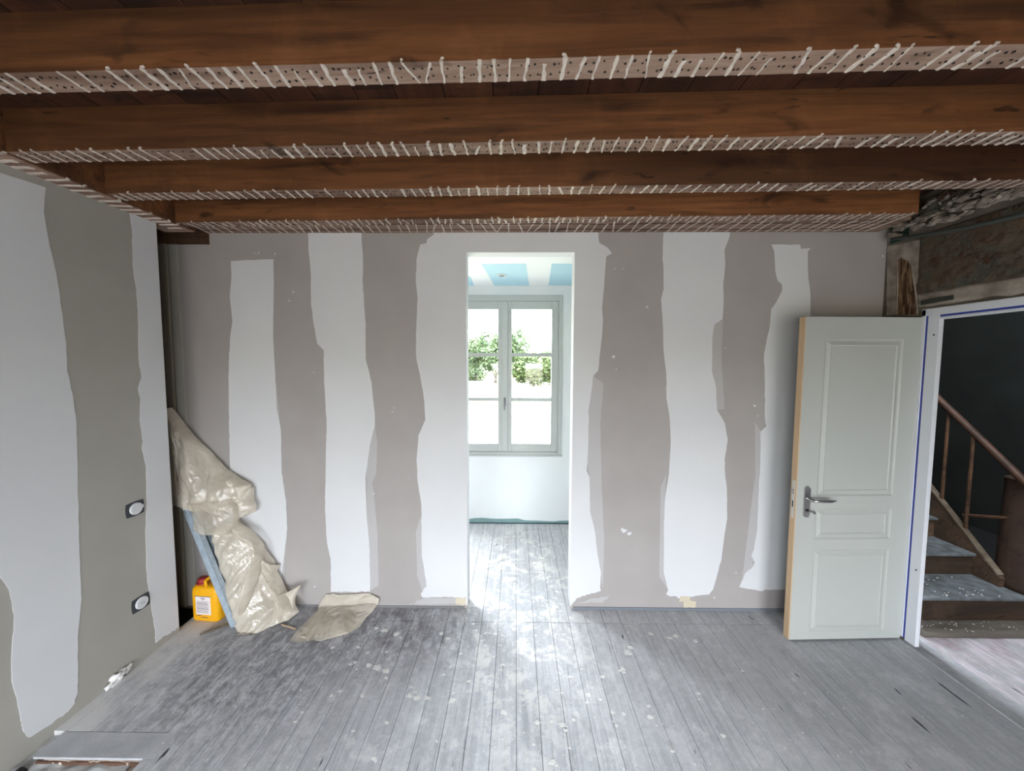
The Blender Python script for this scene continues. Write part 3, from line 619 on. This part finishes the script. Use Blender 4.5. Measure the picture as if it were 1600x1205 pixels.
tube(bm, [b-d*.25, b, a, a+d*1.4], [.024, .024, .024, .024], 12); mesh_obj('handrail', bm, wood('reddish_handrail', (82, 56, 42), (66, 44, 33), (44, 30, 24), (20, 4, 20)), st, True)
for y in (.36, .20, .56, .8, 1.04):
    s = (y+.10)/.51; bm = bmesh.new(); tube(bm, [(3.42-SX0, y+.13, .29+(y+.02)*1.07), (3.42-SX0, y+.13, .945+s*.52)], .011, 8); mesh_obj('baluster', bm, M_darkwood, st)
bm = bmesh.new(); tube(bm, [(3.42-SX0, .22+.13, .62), (3.47-SX0, -.02+.13, .70)], .012, 8); mesh_obj('brace', bm, M_darkwood, st)
bm = bmesh.new(); lathe(bm, (3.60-SX0, -.04+.13, .205), [(.165, 0), (.16, .03), (.155, .4), (.15, .74), (.155, .76)], seg=32); mesh_obj('newel_drum', bm, wood('brown_drum', (88, 68, 56), (72, 54, 44), (48, 38, 32), (20, 20, 3)), st, True)
# flakes on the stairs
bm = bmesh.new(); random.seed(3)
for i in range(40): splat(bm, (random.uniform(2.66, 3.3)-SX0, random.choice([random.uniform(-.13, .1)])+.13, .2055), random.uniform(.003, .008), 2, .003, 7)
for i in range(30): splat(bm, (random.uniform(2.66, 3.3)-SX0, random.uniform(-.23, -.13)+.13, .0365), random.uniform(.003, .007), 2, .003, 7)
mesh_obj('paint_flakes', bm, M_splat, st)['kind'] = 'stuff'
# ---------------------------------------------------------------- sockets on the left wall
M_boxd = plain('socket_box_dark', (58, 62, 68), .6)
def socket(u, v, lab, ring):
    c = wp(u, v, 0, XL+.001); r = empty('wall_socket', (XL+.0005, c.y, c.z), label=lab, cat='socket', group='round sockets in the left wall')
    bm = bmesh.new(); P = []
    for k in range(24):
        a = 2*math.pi*k/24; x, y = math.cos(a), math.sin(a); s = .045/max(abs(x), abs(y))**.75; P.append((0, s*x*1.12, s*y*.94))
    prism(bm, P, (.002, 0, 0)); mesh_obj('cut_out_plate', bm, M_boxd, r)
    bm = bmesh.new(); lathe(bm, (.002, .002, 0), [(.034, 0), (.034, .006), (.030, .009), (.001, .009)], 'x', 28); mesh_obj('cover_disc', bm, M_white, r, False)
    if ring:
        bm = bmesh.new()
        for yy in (-.006, .006): lathe(bm, (.0112, .002+yy, 0), [(.0028, 0), (.0028, .001)], 'x', 8)
        mesh_obj('socket_holes', bm, M_boxd, r)
    else:
        bm = bmesh.new(); box(bm, (.002, .03, -.008), (.009, .042, .012), bev=.002); mesh_obj('clip', bm, M_white, r)
socket(211, 795, 'upper round white socket cover in a dark cut-out on the left wall', False)
socket(220, 942, 'lower round socket in a dark cut-out near the left wall foot', True)
# ---------------------------------------------------------------- jerrycan
M_yel = plain('yellow_plastic', (232, 168, 20), .38); M_red = plain('dark_red_plastic', (150, 44, 44), .45)
jc = empty('jerrycan', (-2.10, -.105, .002), math.radians(-5), label='yellow plastic jerrycan with a red cap behind the metal studs', cat='jerrycan')
JW, JD, JH = .20, .13, .245
bm = bmesh.new(); rings = []
def rr(w, d, rad, z, n=5):
    P = []
    for cx, cy, a0 in ((w/2-rad, d/2-rad, 0), (-w/2+rad, d/2-rad, 90), (-w/2+rad, -d/2+rad, 180), (w/2-rad, -d/2+rad, 270)):
        for k in range(n+1): a = math.radians(a0+90*k/n); P.append((cx+rad*math.cos(a), cy+rad*math.sin(a), z))
    return P
for w, d, rad, z in ((JW-.03, JD-.03, .02, 0), (JW-.008, JD-.008, .026, .006), (JW, JD, .03, .02), (JW, JD, .03, JH-.035), (JW-.008, JD-.006, .03, JH-.014), (JW-.03, JD-.03, .025, JH-.002), (JW-.07, JD-.06, .02, JH)):
    rings.append([bm.verts.new(p) for p in rr(w, d, rad, z)])
for a, b in zip(rings, rings[1:]):
    for k in range(len(a)): bm.faces.new((a[k], a[(k+1) % len(a)], b[(k+1) % len(a)], b[k]))
bm.faces.new(rings[0][::-1]); bm.faces.new(rings[-1]); mesh_obj('body', bm, M_yel, jc, True)
bm = bmesh.new(); tube(bm, [(-.0, -.045, JH-.004), (.0, -.04, JH+.03), (.0, .0, JH+.042), (.0, .05, JH+.03), (.0, .06, JH-.004)], [.014, .013, .012, .013, .014], 10); mesh_obj('handle', bm, M_yel, jc, True)
bm = bmesh.new(); lathe(bm, (-.055, -.01, JH-.004), [(.036, 0), (.036, .012), (.030, .014), (.028, .036), (.024, .04), (.001, .041)], seg=18); mesh_obj('cap', bm, M_red, jc, False)['label'] = 'dark red screw cap'
# printed label
pl = bxo('paper_label', (-.058, -JD/2-.0012, .055), (.052, -JD/2+.001, .180), plain('label_paper', (224, 216, 214), .7), jc); pl['label'] = 'white paper label with fine print'
bm = bmesh.new(); random.seed(9)
box(bm, (-.062, -JD/2-.0006, .178), (.055, -JD/2+.001, .184)); 
def pline(bm, x0, x1, z, h):
    x = x0
    while x < x1:
        w = random.uniform(.003, .012); box(bm, (x, -JD/2-.0016, z), (min(x+w, x1), -JD/2-.0011, z+h)); x += w+.0022
pline(bm, -.018, .012, .166, .007); pline(bm, -.012, .006, .158, .004)
for i in range(13): pline(bm, -.05, .045-random.random()*.02, .146-i*.0065, .0024 if i not in (3, 8) else .004)
for i in range(2): pline(bm, -.05+.03*i, -.02+.05*i, .046-i*.012, .005)
mesh_obj('fine_print', bm, plain('print_grey', (96, 88, 96), .7), jc)
# ---------------------------------------------------------------- galvanised studs leaning in the corner
def stud(P0, P1, lab, w=.048, fl=.032, roll=0):
    P0, P1 = Vector(P0), Vector(P1); d = (P1-P0); L = d.length; d.normalize()
    yv = Vector((math.sin(roll), math.cos(roll), 0)); xv = yv.cross(d).normalized(); yv = d.cross(xv).normalized()
    root = empty('metal_stud', P0, label=lab, cat='stud'); t = .0016
    Mx = Matrix((xv, yv, d)).transposed().to_4x4()
    for nm, a, b in (('web', (-w/2, 0, 0), (w/2, t, L)), ('flange', (-w/2, 0, 0), (-w/2+t, fl, L)), ('flange', (w/2-t, 0, 0), (w/2, fl, L))):
        bxo(nm, a, b, M_steel, root, 0, Mx)
    bm = bmesh.new()
    for q in (-w/2, w/2-.005): box(bm, (q, fl-t, 0), (q+.005, fl, L), Mx)
    box(bm, (-.004, -.001, 0), (.004, .001, L), Mx)
    mesh_obj('lip', bm, M_steel, root)
stud(wp(365, 980, 2, .006), wp(284, 782, 1, -.125), 'left galvanised metal stud leaning into the corner over the jerrycan', w=.056, fl=.032, roll=.2)
stud(wp(386, 972, 2, .012), wp(306, 806, 1, -.07), 'right galvanised metal stud half hidden by the plastic sheet', roll=-.2)
# thin batten on the floor by the studs
a, b = wp(312, 992, 2, .006), wp(372, 972, 2, .006)
bm = bmesh.new(); tube(bm, [a, b], .006, 6); t = mesh_obj('thin_stick', bm, M_olive, None); tag(t, 'thin wooden stick on the floor in front of the jerrycan', 'stick')
# ---------------------------------------------------------------- plastic sheets
M_films = []
for TRN in (.16, .42):
  s = N('dusty_plastic_film'); s.b.inputs['Base Color'].default_value = col(206, 198, 184)
  n1 = s.noise((1, 1, 1), 12, 4, .35, .65); c = s.mix(col(232, 224, 208), col(216, 207, 190), n1); s.l.new(c, s.b.inputs['Base Color'])
  bp = s.n.new('ShaderNodeBump'); bp.inputs['Strength'].default_value = .45; bp.inputs['Distance'].default_value = .004; s.l.new(s.noise((1, 1, 1.6), 16, 5, .3, .7, dist=1.4), bp.inputs['Height']); s.l.new(bp.outputs[0], s.b.inputs['Normal'])
  s.b.inputs['Roughness'].default_value = .16; s.b.inputs['Specular IOR Level'].default_value = 1.0
  tl = s.n.new('ShaderNodeBsdfTranslucent'); s.l.new(c, tl.inputs[0]); tp = s.n.new('ShaderNodeBsdfTransparent'); tp.inputs[0].default_value = (.93, .9, .86, 1)
  m1 = s.n.new('ShaderNodeMixShader'); m1.inputs[0].default_value = .22; m2 = s.n.new('ShaderNodeMixShader'); m2.inputs[0].default_value = TRN
  s.l.new(s.b.outputs[0], m1.inputs[1]); s.l.new(tl.outputs[0], m1.inputs[2]); s.l.new(m1.outputs[0], m2.inputs[1]); s.l.new(tp.outputs[0], m2.inputs[2]); s.l.new(m2.outputs[0], s.n['Material Output'].inputs[0])
  M_films.append(s.m)
M_film, M_clear = M_films
def crease(p, sd):
    a0 = .7+sd*.37; x, z = p.x*math.cos(a0)-p.z*math.sin(a0), p.x*math.sin(a0)+p.z*math.cos(a0); q = Vector((x*3.0+sd, z*8.0+p.y*3, sd*1.3)); v = 0
    for a, fq in ((1, 1), (.5, 2.3), (.3, 4.9), (.16, 10)):
        w_ = q+.35*noise.noise_vector(q*.8); v += a*(1-3.0*abs(noise.noise(w_*fq)))
    return v-.9
def film(bm, rows, n=44, m=10, amp=.018, sd=1, floor=False, bulge=.03, sag=0):
    """rows: list of (left point, right point) in space; folds pushed towards the room"""
    G = []; R = []
    for a, b in zip(rows, rows[1:]):
        for k in range(m): t = k/m; R.append((a[0].lerp(b[0], t), a[1].lerp(b[1], t)))
    R.append(rows[-1])
    nr = len(R)
    for j, (a, b) in enumerate(R):
        g = []
        for i in range(n+1):
            t = i/n; p = a.lerp(b, t); e = math.sin(math.pi*t)**.4
            e2 = .35+.65*e
            if floor:
                p = p+Vector((0, 0, bulge*e*math.sin(math.pi*min(1, j/nr+.1))+amp*(.9+crease(Vector((p.x, p.z, p.y)), sd))*e2)); p.z = max(p.z, .003)
            else:
                p = p+Vector((.35*amp*crease(p+Vector((3, 0, 1)), sd)*e, -bulge*e-amp*(.6+crease(p, sd))*e2, -sag*e*(j/nr))); p.y = min(p.y, -.006); p.z = max(p.z, .003)
            g.append(bm.verts.new(p))
        G.append(g)
    for a, b in zip(G, G[1:]):
        for i in range(n): bm.faces.new((a[i], a[i+1], b[i+1], b[i]))
def w3(u, v, y): return wp(u, v, 1, y)
ps = bmesh.new()
# upper cone hanging from the corner
film(ps, [(w3(267,638,-.05), w3(270,637,-.05)), (w3(271,665,-.07), w3(291,664,-.03)), (w3(276,705,-.09), w3(322,699,-.03)), (w3(281,745,-.12), w3(362,738,-.03)), (w3(279,768,-.13), w3(393,757,-.05)), (w3(279,790,-.14), w3(372,797,-.09))], amp=.016, sd=2, bulge=.05, m=12)
# rolled flap at its right
film(ps, [(w3(340,735,-.06), w3(365,741,-.03)), (w3(352,752,-.08), w3(397,762,-.03)), (w3(362,775,-.10), w3(397,780,-.04)), (w3(366,790,-.1), w3(401,788,-.05)), (w3(368,808,-.10), w3(400,799,-.05)), (w3(372,811,-.1), w3(384,806,-.05))], n=26, m=8, amp=.012, sd=5, bulge=.03)
# narrow flap against the wall end
film(ps, [(w3(266,640,-.04), w3(270,640,-.05)), (w3(262,690,-.05), w3(272,700,-.07)), (w3(262,740,-.06), w3(277,752,-.10)), (w3(262,780,-.07), w3(281,770,-.13)), (w3(265,792,-.08), w3(280,789,-.14))], n=14, m=6, amp=.008, sd=7, bulge=.01)
# lower drape down to the floor
film(ps, [(w3(330,828,-.08), w3(372,810,-.03)), (w3(338,850,-.10), w3(412,850,-.03)), (w3(346,880,-.12), w3(430,878,-.03)), (w3(354,915,-.15), w3(432,892,-.04)), (w3(362,945,-.18), w3(446,925,-.04)), (w3(370,968,-.20), w3(462,945,-.08)), (w3(374,982,-.215), w3(448,966,-.14)), (w3(378,989,-.235), w3(404,984,-.21))], n=50, m=9, amp=.02, sd=12, bulge=.06)
# twisted fold lying over it
film(ps, [(w3(362,826,-.12), w3(372,814,-.08)), (w3(376,836,-.14), w3(398,830,-.08)), (w3(394,846,-.15), w3(413,850,-.08)), (w3(398,862,-.17), w3(413,868,-.1)), (w3(388,890,-.2), w3(406,892,-.13)), (w3(378,925,-.23), w3(396,925,-.18)), (w3(373,958,-.25), w3(380,960,-.22))], n=16, m=8, amp=.012, sd=15, bulge=.02)
# right tail and pointed corner
film(ps, [(w3(408,868,-.1), w3(438,882,-.02)), (w3(408,895,-.12), w3(434,892,-.03)), (w3(418,915,-.13), w3(444,912,-.03)), (w3(425,930,-.14), w3(452,928,-.05)), (w3(430,945,-.15), w3(468,956,-.10)), (w3(425,966,-.18), w3(452,968,-.15))], n=22, m=7, amp=.012, sd=18, bulge=.03)
film(ps, [(w3(430,932,-.12), w3(452,924,-.06)), (w3(446,928,-.12), w3(469,914,-.09)), (w3(450,934,-.13), w3(470,915,-.092)), (w3(456,946,-.13), w3(462,934,-.1)), (w3(459,952,-.12), w3(461,948,-.11))], n=14, m=5, amp=.005, sd=21, bulge=.01)
for v in ps.verts:
    if v.co.x < XL-.02 and v.co.y < -.235: v.co.y = -.235
o = mesh_obj('plastic_sheet', ps, M_film, None, True); SHEET = o; tag(o, 'crumpled beige dusty plastic sheet draped over metal studs', 'plastic sheet')
# bag in the middle
bg_ = bmesh.new(); film(bg_, [(w3(293,785,-.15), w3(362,780,-.12)), (w3(297,795,-.16), w3(372,792,-.12)), (w3(302,812,-.17), w3(374,808,-.12)), (w3(304,826,-.17), w3(370,822,-.12)), (w3(310,829,-.15), w3(362,833,-.12))], n=34, m=8, amp=.012, sd=9, bulge=.045)
mesh_obj('clear_fold', bg_, M_clear, SHEET, True)['label'] = 'clearer bag-like fold of the sheet'
# flat sheet beside it
fs = bmesh.new()
def fl(u, v, z): return wp(u, v, 2, z)
film(fs, [(w3(509,930,-.015), w3(578,927,-.012)), (w3(503,938,-.03), w3(592,936,-.03)), (fl(497,950,.01), fl(591,944,.05)), (fl(496,958,.006), fl(580,958,.02)), (fl(487,966,.006), fl(572,966,.01)), (fl(478,978,.004), fl(562,980,.006)), (fl(468,990,.004), fl(540,992,.004)), (fl(462,998,.003), fl(474,999,.003))], n=50, m=8, amp=.010, sd=31, floor=True, bulge=.012)
for v in fs.verts:
    if v.co.y > -.012: v.co.y = -.012
o = mesh_obj('plastic_sheet', fs, M_film, None, True); tag(o, 'small flat piece of plastic sheeting lying on the floor against the back wall', 'plastic sheet')
cf = bmesh.new(); film(cf, [(fl(494,956,.014), fl(560,957,.02)), (fl(478,972,.012), fl(556,974,.02)), (fl(462,988,.01), fl(545,990,.012)), (fl(452,1003,.005), fl(500,1003,.005))], n=50, m=12, amp=.012, sd=44, floor=True, bulge=.014)
mesh_obj('clear_fold', cf, M_clear, o, True)['label'] = 'clear crinkled edge of the sheet'
a, b = wp(440, 976, 2, .004), wp(462, 983, 2, .004)
bm = bmesh.new(); tube(bm, [a, b], .004, 6); t = mesh_obj('thin_stick', bm, M_pine, None); tag(t, 'thin pale stick poking out from under the draped plastic sheet', 'stick')
# ---------------------------------------------------------------- outside
s = N('dry_meadow'); a = s.noise((1, 1, 1), .5, 5, .35, .65); b = s.noise((1, .3, 1), 3, 4, .45, .6)
M_mead = s.out(s.mix(s.mix(col(148, 142, 118), col(164, 158, 138), a), col(118, 126, 76), s.mul(b, .5)), .95)
gz = -.42; bm = bmesh.new(); bmesh.ops.create_grid(bm, x_segments=60, y_segments=60, size=150)
for v in bm.verts: v.co.z = gz+(0 if abs(v.co.y) < 12 else .15*noise.noise(v.co*.1))
gr = mesh_obj('meadow_ground', bm, M_mead); tag(gr, kind='structure')
rear_bounce = bxo('bounce_ground_rear', (-40, -60, gz), (40, REARY-.3, gz+.02), plaster('dark_bounce_ground', (98, 88, 76), (80, 71, 60), 30, .8)); tag(rear_bounce, kind='structure')  # unseen dark ground added to cut and warm light bounced into the room
M_leaf = N('tree_leaves'); a = M_leaf.noise((1, 1, 1), .8, 3, .35, .65); M_leaf = M_leaf.out(M_leaf.mix(col(46, 62, 34), col(62, 76, 44), a), .7)
M_leaf2 = N('bush_leaves'); a = M_leaf2.noise((1, 1, 1), .9, 3, .35, .65); M_leaf2 = M_leaf2.out(M_leaf2.mix(col(56, 70, 36), col(70, 80, 46), a), .7)
M_bark = plain('bark', (44, 38, 34), .9)
def tree(name, x, y, H, Wd, base, lab, mat, n, trunk=True, seed=1):
    random.seed(seed); t = empty(name, (x, y, gz), label=lab, cat='tree' if trunk else 'bush'); bm = bmesh.new()
    blobs = [(random.gauss(0, .28)*Wd, random.gauss(0, .2)*Wd, base+(H-base)*random.uniform(.2, .85), random.uniform(.16, .3)*Wd) for _ in range(16)]
    for i in range(n):
        cx, cy, cz, r = random.choice(blobs); d = Vector((random.gauss(0, 1), random.gauss(0, 1), random.gauss(0, 1))).normalized()*r*random.uniform(.55, 1.05)
        p = Vector((cx, cy, cz))+d
        if p.z > H: continue
        s_ = random.uniform(.12, .26); u = Vector((random.gauss(0, 1), random.gauss(0, 1), random.gauss(0, 1))).normalized(); v = u.orthogonal().normalized()
        bm.faces.new([bm.verts.new(p+u*s_), bm.verts.new(p+v*s_*.6), bm.verts.new(p-u*s_), bm.verts.new(p-v*s_*.6)])
    mesh_obj('foliage', bm, mat, t)['kind'] = 'stuff'
    bm = bmesh.new(); tube(bm, [(0, 0, 0), (.05, 0, base*.6), (0, .1, base+(H-base)*.4)], [.22, .17, .09], 8)
    for k in range(4):
        a = k*1.6; tube(bm, [(0, 0, base*.7), (math.cos(a)*Wd*.15, math.sin(a)*Wd*.15, base+(H-base)*.35), (math.cos(a)*Wd*.28, math.sin(a)*Wd*.25, base+(H-base)*.6)], [.1, .07, .03], 6)
    mesh_obj('trunk', bm, M_bark, t)
tree('broadleaf_tree', -2.3, 38, 6.0, 6.0, .8, 'large round green tree in the meadow behind the left window sash', M_leaf, 9000, seed=2)
tree('bush', 1.7, 31, 2.9, 4.0, .1, 'yellow-green bush in the meadow behind the right window sash', M_leaf2, 6000, False, seed=4)
tree('broadleaf_tree', 5.6, 62, 4.6, 6.0, 1.8, 'smaller distant tree at the right edge of the window view', M_leaf, 2500, seed=6)
tree('bush', -6.6, 44, 2.4, 5.0, .1, 'low dark bush left of the large meadow tree', M_leaf, 2500, False, seed=8)
tree('broadleaf_tree', -1.5, 74, 5.2, 8, 1.0, 'distant tree between the large tree and the bush', M_leaf2, 2500, seed=9)
# fence beyond the meadow
fe = empty('wire_fence', (0, 34, gz), label='thin wire fence across the far side of the meadow', cat='fence')
for i in range(9):
    bm = bmesh.new(); tube(bm, [(-8+i*2, 0, 0), (-8+i*2, 0, 1.0)], .04, 6); mesh_obj('post', bm, M_bark, fe)
for z in (.5, .9):
    bm = bmesh.new(); tube(bm, [(-8, 0, z), (8, 0, z)], .01, 4); mesh_obj('wire', bm, M_bark, fe)
bm = bmesh.new(); random.seed(21)
for i in range(5000):
    y = random.uniform(4.5, 30); x = random.uniform(-.35, .35)*y; h = random.uniform(.1, .35)*(1 if random.random() < .9 else 2.0); w = .006+.0006*y; dx, dy = random.gauss(0, .08), random.gauss(0, .08)
    bm.faces.new([bm.verts.new((x-w, y, gz)), bm.verts.new((x+w, y, gz)), bm.verts.new((x+dx, y+dy, gz+h))])
t = mesh_obj('dry_grass', bm, M_mead); tag(t, 'dry grass stalks in the meadow outside the window', 'grass', kind='stuff')
bpy.context.view_layer.update()
